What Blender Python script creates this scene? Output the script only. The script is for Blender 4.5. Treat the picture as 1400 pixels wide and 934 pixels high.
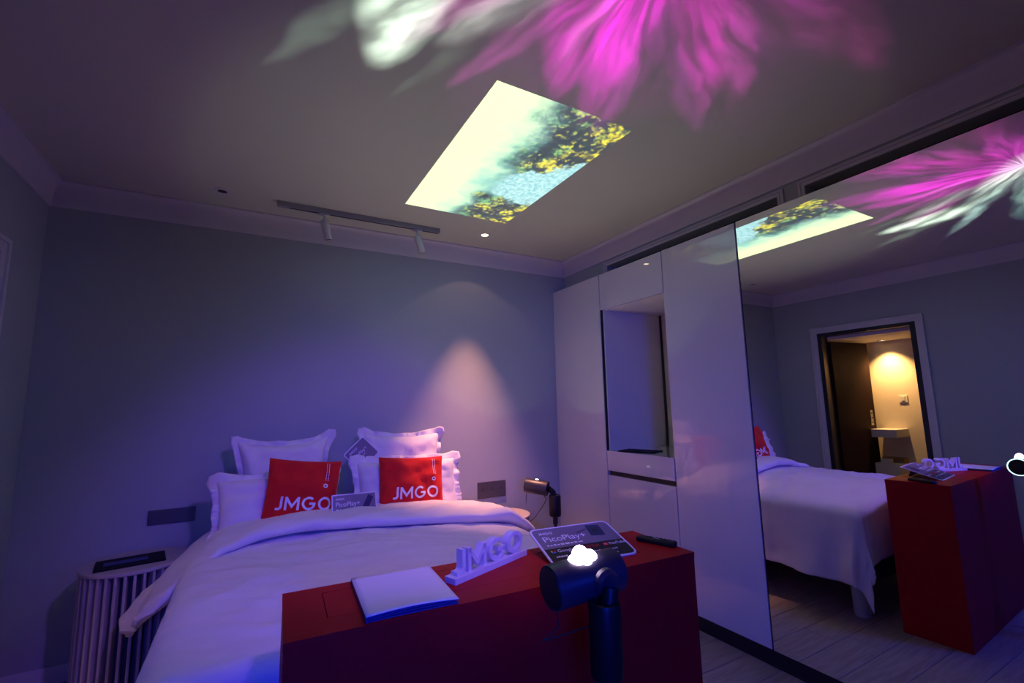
import bpy, bmesh, math, random
from mathutils import Vector, Matrix, noise
random.seed(7)
PI = math.pi
scene = bpy.context.scene
C = scene.collection
for o in list(bpy.data.objects): bpy.data.objects.remove(o)

# ------------------------------------------------------------------ measurements (metres)
W, XR, XL, YB, YF = 2.4136, 2.5533, -1.0734, 3.4849, -2.2      # wardrobe front, right/left/back/front walls
ZC, ZCOR, ZW, ZB = 2.7323, 2.587, 2.4286, 0.113                # ceiling, cornice foot, wardrobe top/bottom
ZT = 0.888                                                     # podium top

# ------------------------------------------------------------------ camera
yaw, pitch, roll = 0.5134, 0.1359, -0.0209
fw = Vector((math.sin(yaw)*math.cos(pitch), math.cos(yaw)*math.cos(pitch), math.sin(pitch)))
rt = Vector((math.cos(yaw), -math.sin(yaw), 0)); up = rt.cross(fw)
r2 = math.cos(roll)*rt + math.sin(roll)*up; u2 = -math.sin(roll)*rt + math.cos(roll)*up
cd = bpy.data.cameras.new('camera'); cam = bpy.data.objects.new('camera', cd); C.objects.link(cam)
cd.sensor_width = 36; cd.lens = 629.07/1400*36; cd.clip_start = 0.02
cam.matrix_world = Matrix(((r2.x, u2.x, -fw.x, 0), (r2.y, u2.y, -fw.y, 0), (r2.z, u2.z, -fw.z, 1.4), (0, 0, 0, 1)))
scene.camera = cam

# ------------------------------------------------------------------ world, exposure
world = bpy.data.worlds.new('night'); scene.world = world; world.use_nodes = True
world.node_tree.nodes['Background'].inputs[0].default_value = (0.002, 0.002, 0.004, 1)
world.node_tree.nodes['Background'].inputs[1].default_value = 1
vs = scene.view_settings
vs.view_transform = 'Standard'; vs.look = 'None'; vs.gamma = 1; vs.use_curve_mapping = False
vs.exposure = 0.0

# ------------------------------------------------------------------ floods that light the room, fills added (not those inside lamps)
def spot(name, loc, target, watts, col, angle, blend, radius):
    l = bpy.data.lights.new(name, 'SPOT'); l.energy = watts; l.color = col
    l.spot_size = math.radians(angle); l.spot_blend = blend; l.shadow_soft_size = radius
    o = bpy.data.objects.new(name, l); C.objects.link(o); o.location = loc
    o.rotation_euler = (Vector(target)-Vector(loc)).to_track_quat('-Z', 'Y').to_euler()
    return o
# blue show light standing behind the photographer, hooded so that it washes the lower half of the room
spot('blue_flood', (-0.4, -1.6, 1.6), (1.45, 2.4, 0.42), 300, (0.006, 0.035, 1.0), 66, 0.9, 0.35)
# weaker blue fill lamp, added on the other side to light the doorway wall
spot('blue_fill', (1.7, -1.6, 1.5), (-0.9, 1.7, 0.75), 70, (0.006, 0.04, 1.0), 52, 0.9, 0.25)
# violet fill lamp added under the ceiling, standing in for aurora light bounced down
spot('violet_fill', (0.70, 0.60, 2.66), (0.70, 2.60, 0.795), 95, (0.27, 0.10, 1.0), 64, 0.6, 0.06)

# ------------------------------------------------------------------ node helpers
class NG:
    def __init__(s, tree): s.t = tree
    def n(s, typ, **kw):
        x = s.t.nodes.new(typ)
        for k, v in kw.items(): setattr(x, k, v)
        return x
    def set(s, sock, v):
        if hasattr(v, 'links') or isinstance(v, bpy.types.NodeSocket): s.t.links.new(v, sock)
        else: sock.default_value = v
    def m(s, op, a, b=0.0, c=None, clamp=False):
        x = s.n('ShaderNodeMath', operation=op, use_clamp=clamp)
        s.set(x.inputs[0], a); s.set(x.inputs[1], b)
        if c is not None: s.set(x.inputs[2], c)
        return x.outputs[0]
    def ss(s, v, a, b):                                            # smoothstep a..b -> 0..1
        x = s.n('ShaderNodeMapRange', interpolation_type='SMOOTHSTEP')
        s.set(x.inputs['Value'], v); x.inputs['From Min'].default_value = a; x.inputs['From Max'].default_value = b
        return x.outputs['Result']
    def mix(s, f, a, b, blend='MIX'):
        x = s.n('ShaderNodeMix', data_type='RGBA', blend_type=blend)
        s.set(x.inputs[0], f)
        s.set(x.inputs[6], a if not isinstance(a, tuple) else (*a, 1)); s.set(x.inputs[7], b if not isinstance(b, tuple) else (*b, 1))
        return x.outputs[2]
    def noise(s, vec, scale, detail=3, rough=0.5, dist=0.0):
        x = s.n('ShaderNodeTexNoise'); s.set(x.inputs['Vector'], vec)
        x.inputs['Scale'].default_value = scale; x.inputs['Detail'].default_value = detail
        x.inputs['Roughness'].default_value = rough; x.inputs['Distortion'].default_value = dist
        return x
    def xyz(s, x, y, z=0.0):
        c = s.n('ShaderNodeCombineXYZ'); s.set(c.inputs[0], x); s.set(c.inputs[1], y); s.set(c.inputs[2], z); return c.outputs[0]

def mat(name, col, rough=0.5, metal=0.0, coat=0.0, spec=0.5, var=0.0, vscale=8.0, bump=0.0, bscale=200.0, sheen=0.0, stretch=None, coat_ior=1.5):
    m = bpy.data.materials.new(name); m.use_nodes = True
    t = m.node_tree; g = NG(t); p = t.nodes['Principled BSDF']
    p.inputs['Base Color'].default_value = (*col, 1); p.inputs['Roughness'].default_value = rough
    p.inputs['Metallic'].default_value = metal; p.inputs['Coat Weight'].default_value = coat
    p.inputs['Coat Roughness'].default_value = 0.015; p.inputs['Coat IOR'].default_value = coat_ior
    p.inputs['Specular IOR Level'].default_value = spec; p.inputs['Sheen Weight'].default_value = sheen
    tc = g.n('ShaderNodeTexCoord').outputs['Object']
    if stretch:
        mp = g.n('ShaderNodeMapping'); t.links.new(tc, mp.inputs[0]); mp.inputs['Scale'].default_value = stretch; tc = mp.outputs[0]
    if var:
        n = g.noise(tc, vscale, 4, 0.6)
        f = g.ss(n.outputs['Fac'], 0.3, 0.7)
        d = tuple(max(0, c*(1-var)) for c in col)
        t.links.new(g.mix(f, d, col), p.inputs['Base Color'])
    if bump:
        n2 = g.noise(tc, bscale, 3, 0.6)
        b = g.n('ShaderNodeBump'); b.inputs['Strength'].default_value = bump; b.inputs['Distance'].default_value = 0.004
        t.links.new(n2.outputs['Fac'], b.inputs['Height']); t.links.new(b.outputs[0], p.inputs['Normal'])
    return m
def emit(name, col, s):
    m = bpy.data.materials.new(name); m.use_nodes = True
    p = m.node_tree.nodes['Principled BSDF']; p.inputs['Base Color'].default_value = (*col, 1)
    p.inputs['Emission Color'].default_value = (*col, 1); p.inputs['Emission Strength'].default_value = s
    return m

M = dict(
    wall=mat('wall_paint', (0.40, 0.45, 0.44), 0.85, var=0.03, vscale=3, bump=0.05, bscale=90),
    ceil=mat('ceiling_paint', (0.60, 0.62, 0.50), 0.9, var=0.02, vscale=3, bump=0.04, bscale=80),
    trim=mat('white_trim', (0.62, 0.62, 0.62), 0.55, var=0.02),
    dark=mat('duct_black', (0.02, 0.02, 0.022), 0.6, var=0.2),
    lacquer=mat('white_lacquer', (0.62, 0.63, 0.65), 0.25, var=0.015, vscale=2, coat=1.0, coat_ior=1.62),
    carcass=mat('cabinet_interior', (0.74, 0.72, 0.72), 0.45, var=0.02),
    mirror=mat('mirror_glass', (0.93, 0.94, 0.95), 0.0, 1.0),
    plinth=mat('plinth_black', (0.015, 0.014, 0.016), 0.5, var=0.2),
    edge=mat('dark_glass_edge', (0.01, 0.02, 0.025), 0.15),
    linen=mat('white_linen', (0.78, 0.76, 0.78), 0.9, var=0.05, vscale=5, bump=0.5, bscale=22, sheen=0.2, stretch=(1, 2.2, 1)),
    sham=mat('pillow_cotton', (0.78, 0.76, 0.76), 0.9, var=0.05, vscale=9, bump=0.3, bscale=30, sheen=0.2),
    red_cloth=mat('red_cloth', (0.72, 0.004, 0.004), 0.85, var=0.1, vscale=12, bump=0.2, bscale=120, sheen=0.1),
    print_white=mat('white_print', (0.85, 0.85, 0.86), 0.7, var=0.03),
    bedframe=mat('bed_upholstery', (0.10, 0.10, 0.12), 0.9, var=0.15, vscale=40, bump=0.2),
    bedleg=mat('bed_leg_paint', (0.45, 0.45, 0.47), 0.5, var=0.05),
    mattress=mat('mattress_ticking', (0.6, 0.6, 0.62), 0.9, var=0.05),
    red_paint=mat('red_podium_vinyl', (0.43, 0.008, 0.013), 0.5, spec=0.15, var=0.12, vscale=14, bump=0.12, bscale=160),
    paper=mat('white_paper', (0.82, 0.82, 0.84), 0.6, var=0.02),
    ink_blue=mat('dark_blue_page', (0.02, 0.04, 0.22), 0.5, var=0.1),
    foam=mat('white_sign_foam', (0.72, 0.72, 0.75), 0.6, var=0.03),
    acrylic=mat('white_card_edge', (0.78, 0.78, 0.82), 0.35, var=0.02),
    card_grey=mat('card_mauve_print', (0.20, 0.18, 0.22), 0.35, var=0.08, vscale=10),
    card_black=mat('card_black_print', (0.012, 0.010, 0.020), 0.3, var=0.1),
    card_blue=mat('card_navy_print', (0.02, 0.03, 0.09), 0.35, var=0.2),
    tube_red=mat('red_print', (0.75, 0.02, 0.03), 0.4, var=0.03),
    gblue=mat('blue_print', (0.05, 0.2, 0.8), 0.4, var=0.03),
    gyellow=mat('yellow_print', (0.85, 0.55, 0.05), 0.4, var=0.03),
    plastic=mat('black_plastic', (0.009, 0.009, 0.011), 0.42, spec=0.3, var=0.15),
    body=mat('projector_shell', (0.030, 0.030, 0.048), 0.38, var=0.08),
    rubber=mat('black_rubber', (0.012, 0.012, 0.014), 0.6, var=0.1),
    slat=mat('white_slat_paint', (0.42, 0.38, 0.41), 0.6, var=0.05),
    socket=mat('grey_metal_plate', (0.10, 0.10, 0.11), 0.4, 0.3, var=0.08),
    socket_hole=mat('socket_hole', (0.01, 0.01, 0.01), 0.6, var=0.1),
    lampwhite=mat('lamp_white_metal', (0.62, 0.64, 0.62), 0.4, var=0.02),
    rail=mat('rail_metal', (0.33, 0.34, 0.36), 0.4, 0.2, var=0.03),
    doorwood=mat('dark_brown_veneer', (0.022, 0.010, 0.011), 0.6, spec=0.08, var=0.25, vscale=6, stretch=(8, 8, 0.6)),
    doorframe=mat('black_door_frame', (0.012, 0.013, 0.018), 0.45, var=0.2),
    bath=mat('bathroom_plaster', (0.68, 0.62, 0.54), 0.8, var=0.04, vscale=4),
    boxwood=mat('box_wood', (0.24, 0.13, 0.06), 0.5, var=0.25, vscale=20, stretch=(1, 8, 8)),
    screen=mat('booklet_black', (0.008, 0.008, 0.012), 0.6, spec=0.15, var=0.4, vscale=25),
    chrome=mat('brushed_metal', (0.5, 0.48, 0.45), 0.35, 0.9, var=0.05),
    glow=emit('lens_glow', (0.9, 0.65, 1.0), 36),
    glow_ring=emit('ring_glow', (0.55, 0.95, 1.0), 2.6),
    glow_small=emit('lens_small_glow', (0.85, 0.95, 1.0), 9),
    glow_warm=emit('downlight_glow', (1.0, 0.75, 0.45), 12),
)
def floor_mat():
    m = bpy.data.materials.new('pale_oak'); m.use_nodes = True; t = m.node_tree; g = NG(t); p = t.nodes['Principled BSDF']
    oi = g.n('ShaderNodeObjectInfo').outputs['Random']
    tc = g.n('ShaderNodeTexCoord').outputs['Object']
    mp = g.n('ShaderNodeMapping'); t.links.new(tc, mp.inputs[0]); mp.inputs['Scale'].default_value = (1.0, 14, 1)
    off = g.n('ShaderNodeVectorMath', operation='ADD'); t.links.new(mp.outputs[0], off.inputs[0])
    sh = g.xyz(g.m('MULTIPLY', oi, 37.0), g.m('MULTIPLY', oi, 91.0)); t.links.new(sh, off.inputs[1])
    n = g.noise(off.outputs[0], 3.0, 6, 0.65, 1.2)
    f = g.ss(n.outputs['Fac'], 0.3, 0.72)
    c = g.mix(f, (0.30, 0.235, 0.19), (0.46, 0.38, 0.32))
    c = g.mix(g.m('MULTIPLY', oi, 0.35), c, (0.36, 0.29, 0.24))
    t.links.new(c, p.inputs['Base Color']); p.inputs['Roughness'].default_value = 0.42
    b = g.n('ShaderNodeBump'); b.inputs['Strength'].default_value = 0.15; b.inputs['Distance'].default_value = 0.002
    t.links.new(n.outputs['Fac'], b.inputs['Height']); t.links.new(b.outputs[0], p.inputs['Normal'])
    return m
M['floor'] = floor_mat()

# ------------------------------------------------------------------ mesh helpers
def obj(name, bm, m, parent=None, smooth=False, loc=None):
    if isinstance(bm, bpy.types.Mesh): me = bm
    else:
        bmesh.ops.recalc_face_normals(bm, faces=bm.faces)
        me = bpy.data.meshes.new(name); bm.to_mesh(me); bm.free()
    if smooth:
        for f in me.polygons: f.use_smooth = True
        if smooth == 'auto':
            try: me.set_sharp_from_angle(angle=math.radians(35))
            except Exception: pass
    if m is not None and not me.materials: me.materials.append(m if not isinstance(m, str) else M[m])
    o = bpy.data.objects.new(name, me); C.objects.link(o)
    if parent: o.parent = parent
    if loc: o.location = loc
    return o
def tag(o, label, cat, group=None):
    o['label'] = label; o['category'] = cat
    if group: o['group'] = group
    return o
def thing(name, label, cat, loc=(0, 0, 0), rot=None, group=None):
    o = bpy.data.objects.new(name, None); C.objects.link(o); o.empty_display_size = 0.05
    o.location = loc
    if rot is not None: o.rotation_euler = rot if not isinstance(rot, Matrix) else rot.to_euler()
    return tag(o, label, cat, group)
def struct(name, bm, m, smooth=False, label=None):
    o = obj(name, bm, m, None, smooth); o['kind'] = 'structure'
    if label: o['label'] = label
    return o
def box(bm, x0, x1, y0, y1, z0, z1, bev=0.0, seg=2):
    r = bmesh.ops.create_cube(bm, size=1)
    vs_ = r['verts']
    for v in vs_:
        v.co = Vector(((x0+x1)/2+v.co.x*(x1-x0), (y0+y1)/2+v.co.y*(y1-y0), (z0+z1)/2+v.co.z*(z1-z0)))
    if bev > 0:
        es = list({e for v in vs_ for e in v.link_edges})
        bmesh.ops.bevel(bm, geom=es, offset=bev, segments=seg, affect='EDGES', profile=0.5)
    return bm
def bx(*a, **k):
    return box(bmesh.new(), *a, **k)
def tube(bm, pts, rad, seg=10, cap=True):
    pts = [Vector(p) for p in pts]; n = len(pts)
    rads = rad if isinstance(rad, (list, tuple)) else [rad]*n
    rings = []; ref = None
    for i, p in enumerate(pts):
        d = (pts[min(i+1, n-1)]-pts[max(i-1, 0)]).normalized()
        if ref is None: ref = Vector((0, 0, 1)) if abs(d.z) < 0.9 else Vector((1, 0, 0))
        a = d.cross(ref).normalized(); b = d.cross(a).normalized(); ref = b.cross(d) if False else ref
        if abs(d.dot(ref)) > 0.97: ref = a
        rings.append([bm.verts.new(p+rads[i]*(math.cos(2*PI*k/seg)*a+math.sin(2*PI*k/seg)*b)) for k in range(seg)])
    for i in range(n-1):
        for k in range(seg):
            try: bm.faces.new((rings[i][k], rings[i][(k+1) % seg], rings[i+1][(k+1) % seg], rings[i+1][k]))
            except ValueError: pass
    if cap:
        bm.faces.new(rings[0][::-1]); bm.faces.new(rings[-1])
    return bm
def lathe(bm, prof, seg=32, axis='z', org=(0, 0, 0), cap=True):
    org = Vector(org); rings = []
    for r, h in prof:
        ring = []
        for k in range(seg):
            c, s = math.cos(2*PI*k/seg)*r, math.sin(2*PI*k/seg)*r
            v = {'z': (c, s, h), 'x': (h, c, s), 'y': (s, h, c)}[axis]
            ring.append(bm.verts.new(org+Vector(v)))
        rings.append(ring)
    for i in range(len(rings)-1):
        for k in range(seg):
            bm.faces.new((rings[i][k], rings[i][(k+1) % seg], rings[i+1][(k+1) % seg], rings[i+1][k]))
    if cap:
        bm.faces.new(rings[0][::-1]); bm.faces.new(rings[-1])
    return bm
def grid(bm, nu, nv, fn, close_u=False):
    vv = [[bm.verts.new(fn(i, j)) for j in range(nv)] for i in range(nu)]
    for i in range(nu if close_u else nu-1):
        for j in range(nv-1):
            a = (i+1) % nu
            bm.faces.new((vv[i][j], vv[a][j], vv[a][j+1], vv[i][j+1]))
    return vv
def sweep_profile(bm, prof, p0, p1, inward, m0=0, m1=0):
    """profile of (offset inward, z) swept from p0 to p1 along a wall; mitred ends (m = +-1)"""
    p0, p1 = Vector(p0), Vector(p1); d = (p1-p0).normalized(); inn = Vector(inward)
    A = [bm.verts.new(p0+inn*o+d*(o*m0)+Vector((0, 0, z))) for o, z in prof]
    B = [bm.verts.new(p1+inn*o-d*(o*m1)+Vector((0, 0, z))) for o, z in prof]
    n = len(prof)
    for i in range(n):
        j = (i+1) % n
        bm.faces.new((A[i], A[j], B[j], B[i]))
    bm.faces.new(A[::-1]); bm.faces.new(B)
    return bm
def rounded_rect(w, h, r, n=6):
    pts = []
    for cx, cy, a0 in ((w-r, r, -PI/2), (w-r, h-r, 0), (r, h-r, PI/2), (r, r, PI)):
        for k in range(n+1):
            a = a0+PI/2*k/n; pts.append((cx+r*math.cos(a), cy+r*math.sin(a)))
    return pts
def prism(bm, pts, z0, z1):
    lo = [bm.verts.new((x, y, z0)) for x, y in pts]; hi = [bm.verts.new((x, y, z1)) for x, y in pts]
    n = len(pts)
    for i in range(n):
        j = (i+1) % n; bm.faces.new((lo[i], lo[j], hi[j], hi[i]))
    bm.faces.new(lo[::-1]); bm.faces.new(hi)
    return bm

# ---- lettering
def arc(cx, cy, r, a0, a1, n=20):
    return [(cx+r*math.cos(math.radians(a0+(a1-a0)*k/n)), cy+r*math.sin(math.radians(a0+(a1-a0)*k/n))) for k in range(n+1)]
def densify(pl, step):
    out = [pl[0]]
    for a, b in zip(pl, pl[1:]):
        L = math.dist(a, b); n = max(1, int(L/step))
        for k in range(1, n+1): out.append((a[0]+(b[0]-a[0])*k/n, a[1]+(b[1]-a[1])*k/n))
    return out
S = 0.17
GLYPH = {   # letter: (advance, strokes)
    'J': (0.46, [[(0.375, 1.0), (0.375, 0.32)] + arc(0.165, 0.30, 0.21, 0, -80, 10)[1:] + [(0.0, 0.088)]]),
    'M': (1.06, [[(0.09, 0), (0.09, 0.97)], [(0.97, 0), (0.97, 0.97)], [(0.09, 0.93), (0.53, 0.28), (0.97, 0.93)]]),
    'G': (1.04, [arc(0.52, 0.5, 0.415, 48, 360, 34), [(1.015, 0.48), (0.56, 0.48)]]),
    'O': (1.04, [arc(0.52, 0.5, 0.415, 0, 360, 40)]),
}
def strip(bm, pl, w, f, depth, closed=False):
    """flat stroke of width w along polyline pl, mapped with f(x, y, z) for z in 0..depth"""
    n = len(pl); L, R = [], []
    for i, p in enumerate(pl):
        if closed: a, b = pl[(i-1) % n], pl[(i+1) % n]
        else: a, b = pl[max(i-1, 0)], pl[min(i+1, n-1)]
        d1 = (Vector(p)-Vector(a)); d2 = (Vector(b)-Vector(p))
        if d1.length < 1e-9: d1 = d2
        if d2.length < 1e-9: d2 = d1
        d1.normalize(); d2.normalize(); t = (d1+d2).normalized(); nrm = Vector((-t.y, t.x))
        k = 1/max(0.45, nrm.dot(Vector((-d1.y, d1.x))))
        L.append(Vector(p)+nrm*w/2*k); R.append(Vector(p)-nrm*w/2*k)
    V = [[bm.verts.new(f(q.x, q.y, z)) for q in (L[i], R[i]) for z in (0, depth)] for i in range(n)]  # l0 l1 r0 r1
    for i in range(n if closed else n-1):
        a, b = V[i], V[(i+1) % n]
        for s in ((0, 1), (1, 3), (3, 2), (2, 0)): bm.faces.new((a[s[0]], a[s[1]], b[s[1]], b[s[0]]))
    if not closed:
        for e in (V[0], V[-1]): bm.faces.new((e[0], e[1], e[3], e[2]))
def word_glyphs(word, h, f, depth, gap=0.14, step=0.2, bm=None, sep=False):
    x = 0; out = []
    b = bm or bmesh.new()
    for ch in word:
        adv, strokes = GLYPH[ch]
        if sep: b = bmesh.new()
        for st in strokes:
            closed = math.dist(st[0], st[-1]) < 1e-6
            pl = densify(st, step)
            if closed: pl = pl[:-1]
            strip(b, [(x+px*h, py*h) for px, py in pl], S*h, f, depth, closed)
        if sep: out.append((ch, b))
        x += (adv+gap)*h
    return (out if sep else b), x-gap*h
def text_mesh(s, size, align='LEFT', sx=1.0):
    cu = bpy.data.curves.new('txt', 'FONT'); cu.body = s; cu.size = size; cu.align_x = align; cu.extrude = 0.0003
    o = bpy.data.objects.new('txt', cu); C.objects.link(o)
    dg = bpy.context.evaluated_depsgraph_get(); dg.update()
    me = bpy.data.meshes.new_from_object(o.evaluated_get(dg))
    bpy.data.objects.remove(o); bpy.data.curves.remove(cu)
    if sx != 1: me.transform(Matrix.Diagonal((sx, 1, 1, 1)))
    me.materials.clear()
    return me

# ================================================================== THE ROOM
# floor: a dark sub-floor and its planks
fl = struct('floor', bx(XL-0.9-0.1, 3.25, YF-0.1, YB+0.1, -0.06, -0.012), 'plinth')
pw = 0.19
y = YF; row = 0
plank_cache = {}
while y < YB:
    x = XL - random.uniform(0, 1.5); y1 = min(y+pw, YB)
    while x < W+0.12:
        L = random.choice((1.6, 1.9, 2.2)); a, b = max(x, XL), min(x+L, W+0.12)
        if b-a > 0.12:
            key = (round(b-a, 2), round(y1-y, 3))
            if key not in plank_cache:
                me = bpy.data.meshes.new('plank'); q = bx(0.0015, b-a-0.0015, 0.0015, y1-y-0.0015, -0.012, 0, bev=0.0015, seg=1)
                q.to_mesh(me); q.free(); me.materials.append(M['floor']); plank_cache[key] = me
            obj('plank', plank_cache[key], None, fl, loc=(a, y, 0))
        x += L
    y += pw; row += 1
struct('ceiling', bx(XL-0.05, 3.25, YF-0.1, YB+0.1, ZC, ZC+0.1), 'ceil')
struct('wall_back', bx(XL-0.12, 3.25, YB, YB+0.12, -0.05, ZC), 'wall')
struct('wall_front', bx(XL-0.12, 3.25, YF-0.12, YF, -0.05, ZC), 'wall')
# left wall with its doorway
DY0, DY1, DZ = 2.03, 2.98, 2.165
b = bmesh.new()
box(b, XL-0.12, XL, YF, DY0, -0.05, ZC); box(b, XL-0.12, XL, DY1, YB, -0.05, ZC); box(b, XL-0.12, XL, DY0, DY1, DZ, ZC)
struct('wall_left', b, 'wall')
# right wall: the soffit above the wardrobes with its two long openings, and the wall they are set into
b = bmesh.new()
V1, V2, VT = (1.413, 2.865), (-0.9, 1.264), 2.536
box(b, XR, XR+0.10, YF, V2[0], ZW+0.006, ZC); box(b, XR, XR+0.10, V2[1], V1[0], ZW+0.006, ZC); box(b, XR, XR+0.10, V1[1], YB, ZW+0.006, ZC)
box(b, XR, XR+0.10, V2[0], V2[1], VT, ZC); box(b, XR, XR+0.10, V1[0], V1[1], VT, ZC)
box(b, 3.14, 3.24, YF, YB, -0.05, ZC)
struct('wall_right', b, 'wall')
b = bmesh.new(); box(b, XR, XR+0.1, YF, -1.05, -0.05, ZW+0.006)
struct('wall_right_lower', b, 'wall')
# dark duct behind the openings
for i, (a, c) in enumerate((V1, V2)):
    b = bmesh.new()
    box(b, XR+0.30, XR+0.31, a-0.02, c+0.02, ZW+0.02, VT+0.03); box(b, XR+0.101, XR+0.30, a-0.02, c+0.02, VT+0.02, VT+0.03)
    box(b, XR+0.101, XR+0.30, a-0.03, a-0.02, ZW+0.02, VT+0.03); box(b, XR+0.101, XR+0.30, c+0.02, c+0.03, ZW+0.02, VT+0.03)
    d = struct('trim_%d' % (i+1), b, 'dark', label='black duct lining behind a slot above the wardrobe')
    b = bmesh.new()
    for k in range(2 if i == 0 else 1):
        yy = (a+(c-a)*(0.36+0.3*k)) if i == 0 else 0.86
        box(b, XR+0.13, XR+0.29, yy-0.03, yy+0.03, ZW+0.02, VT+0.015, bev=0.004)
    obj('duct_bracket', b, 'boxwood' if i == 0 else 'rail', d)
# moulded frames around the openings
for i, (a, c) in enumerate((V1, V2)):
    b = bmesh.new()
    for k, (o0, o1, pr) in enumerate(((0.0, 0.012, 0.012), (0.012, 0.022, 0.007), (0.022, 0.034, 0.014))):
        box(b, XR-pr, XR+0.001, a-o1, a-o0, ZW+0.008, VT+o1); box(b, XR-pr, XR+0.001, c+o0, c+o1, ZW+0.008, VT+o1)
        box(b, XR-pr, XR+0.001, a-o0, c+o0, VT+o0, VT+o1)
    struct('trim_%d' % (i+3), b, 'trim', label='stepped white moulding framing a slot above the wardrobe')
# cornices
E_ = 0.062
prof = [(-0.001, ZCOR), (0.010, ZCOR), (0.012, ZCOR+0.012)]
for k in range(9):
    a = PI/2*k/8
    prof.append((0.014+(E_-0.016)*(1-math.cos(a)), ZCOR+0.018+(ZC-ZCOR-0.03)*math.sin(a)))
prof += [(E_, ZC-0.010), (E_, ZC+0.001), (-0.001, ZC+0.001)]
struct('trim_5', sweep_profile(bmesh.new(), prof, (XL, YB, 0), (XR, YB, 0), (0, -1, 0), 1, 1), 'trim', 'auto', 'white cornice over the head wall')
struct('trim_6', sweep_profile(bmesh.new(), prof, (XL, YB, 0), (XL, YF, 0), (1, 0, 0), 1, 1), 'trim', 'auto', 'white cornice over the doorway wall')
struct('trim_7', sweep_profile(bmesh.new(), prof, (XR, YB, 0), (XR, YF, 0), (-1, 0, 0), 1, 1), 'trim', 'auto', 'white cornice over the wardrobe wall')
b = bx(XL+0.001, W-0.5, YB-0.014, YB-0.0005, 0, 0.09, bev=0.004)
struct('baseboard_back', b, 'trim')
b = bmesh.new(); box(b, XL, XL+0.014, YF, DY0-0.06, 0, 0.09, bev=0.004); box(b, XL, XL+0.014, DY1+0.06, YB-0.015, 0, 0.09, bev=0.004)
struct('baseboard_left', b, 'trim')
# door surround: white architrave, black lining, open brown leaf
b = bmesh.new()
for o0, o1, pr in ((0.0, 0.05, 0.014), (0.05, 0.07, 0.024)):
    box(b, XL-0.001, XL+pr, DY0-o1, DY0-o0, 0, DZ+o1, bev=0.003); box(b, XL-0.001, XL+pr, DY1+o0, DY1+o1, 0, DZ+o1, bev=0.003)
    box(b, XL-0.001, XL+pr, DY0-o0, DY1+o0, DZ+o0, DZ+o1, bev=0.003)
struct('trim_8', b, 'trim', label='white architrave around the doorway')
b = bmesh.new()
box(b, XL-0.125, XL+0.004, DY0, DY0+0.05, 0, DZ, bev=0.002); box(b, XL-0.125, XL+0.004, DY1-0.045, DY1, 0, DZ, bev=0.002); box(b, XL-0.125, XL+0.004, DY0+0.05, DY1-0.045, DZ-0.04, DZ, bev=0.002)
struct('door_1', b, 'doorframe', label='black lining of the doorway')
dw = 0.68
hx, hy = XL-0.135, DY1-0.05
ang = math.atan2(2.845-hy, -1.85-hx)
leaf = thing('door_leaf', 'dark brown door leaf standing open into the lit bathroom', 'door', (hx, hy, 0.008), (0, 0, ang))
obj('panel', bx(0, dw, -0.02, 0.02, 0, 2.06, bev=0.003), 'doorwood', leaf)
h_ = obj('handle_plate', bx(dw-0.10, dw-0.055, 0.02, 0.026, 1.05, 1.23, bev=0.002), 'chrome', leaf)
for z in (1.085, 1.14, 1.195): obj('key_button', lathe(bmesh.new(), [(0.010, 0.0255), (0.010, 0.03)], 14, 'y', (dw-0.0775, 0, z)), 'socket_hole', h_)
# bathroom beyond the doorway
BX, BZ = -2.05, 2.09
b = bmesh.new(); box(b, BX-0.1, BX, 1.3, 3.5, -0.012, BZ); struct('wall_bathroom', b, 'bath')
b = bmesh.new(); box(b, BX, XL-0.12, 3.40, 3.5, -0.012, BZ); struct('wall_bathroom_end', b, 'bath')
b = bmesh.new(); box(b, BX, XL-0.12, 1.3, 1.4, -0.012, BZ); struct('wall_bathroom_near', b, 'bath')
struct('ceiling_bathroom', bx(BX-0.1, XL-0.12, 1.3, 3.5, BZ, BZ+0.08), 'bath')
ct = thing('bathroom_counter', 'thick white floating counter in the bathroom', 'counter', (BX, 2.57, 0.92))
obj('slab', bx(0.001, 0.33, 0, 0.25, 0, 0.095, bev=0.004), 'trim', ct)
dr = thing('bathroom_drawer_unit', 'white drawer unit under the bathroom counter', 'cabinet', (BX, 2.57, 0))
obj('body', bx(0.001, 0.33, 0, 0.25, 0, 0.62, bev=0.003), 'trim', dr)
for z0, z1 in ((0.05, 0.32), (0.33, 0.60)): obj('drawer_front', bx(0.33, 0.345, 0.006, 0.244, z0, z1, bev=0.003), 'trim', dr)
t = tag(obj('wooden_box', bx(-0.06, 0.06, -0.11, 0.11, 0, 0.06, bev=0.006), 'boxwood', loc=(BX+0.13, 2.69, 0.62)), 'flat brown wooden box on the white drawer unit', 'box')
t = tag(obj('small_box', bx(-0.04, 0.04, -0.05, 0.05, 0, 0.05, bev=0.006), 'trim', loc=(BX+0.27, 2.72, 0.62)), 'small white box in front of the brown box', 'box')
sw = thing('light_switch', 'small white switch on the warm bathroom wall', 'switch', (BX, 2.58, 1.37))
obj('plate', bx(0.0005, 0.009, -0.043, 0.043, -0.043, 0.043, bev=0.003), 'trim', sw)
obj('rocker', bx(0.009, 0.013, -0.018, 0.018, -0.025, 0.025, bev=0.002), 'trim', sw)
bl = thing('bathroom_downlight', 'warm recessed downlight in the bathroom ceiling', 'downlight', (BX+0.16, 2.66, BZ-0.004))
obj('trim_ring', lathe(bmesh.new(), [(0.03, -0.004), (0.045, -0.004), (0.045, 0.003), (0.03, 0.003)], 24, cap=False), 'trim', bl)
obj('lens', lathe(bmesh.new(), [(0.001, 0.001), (0.03, 0.001)], 24, cap=False), 'glow_warm', bl)
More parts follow.
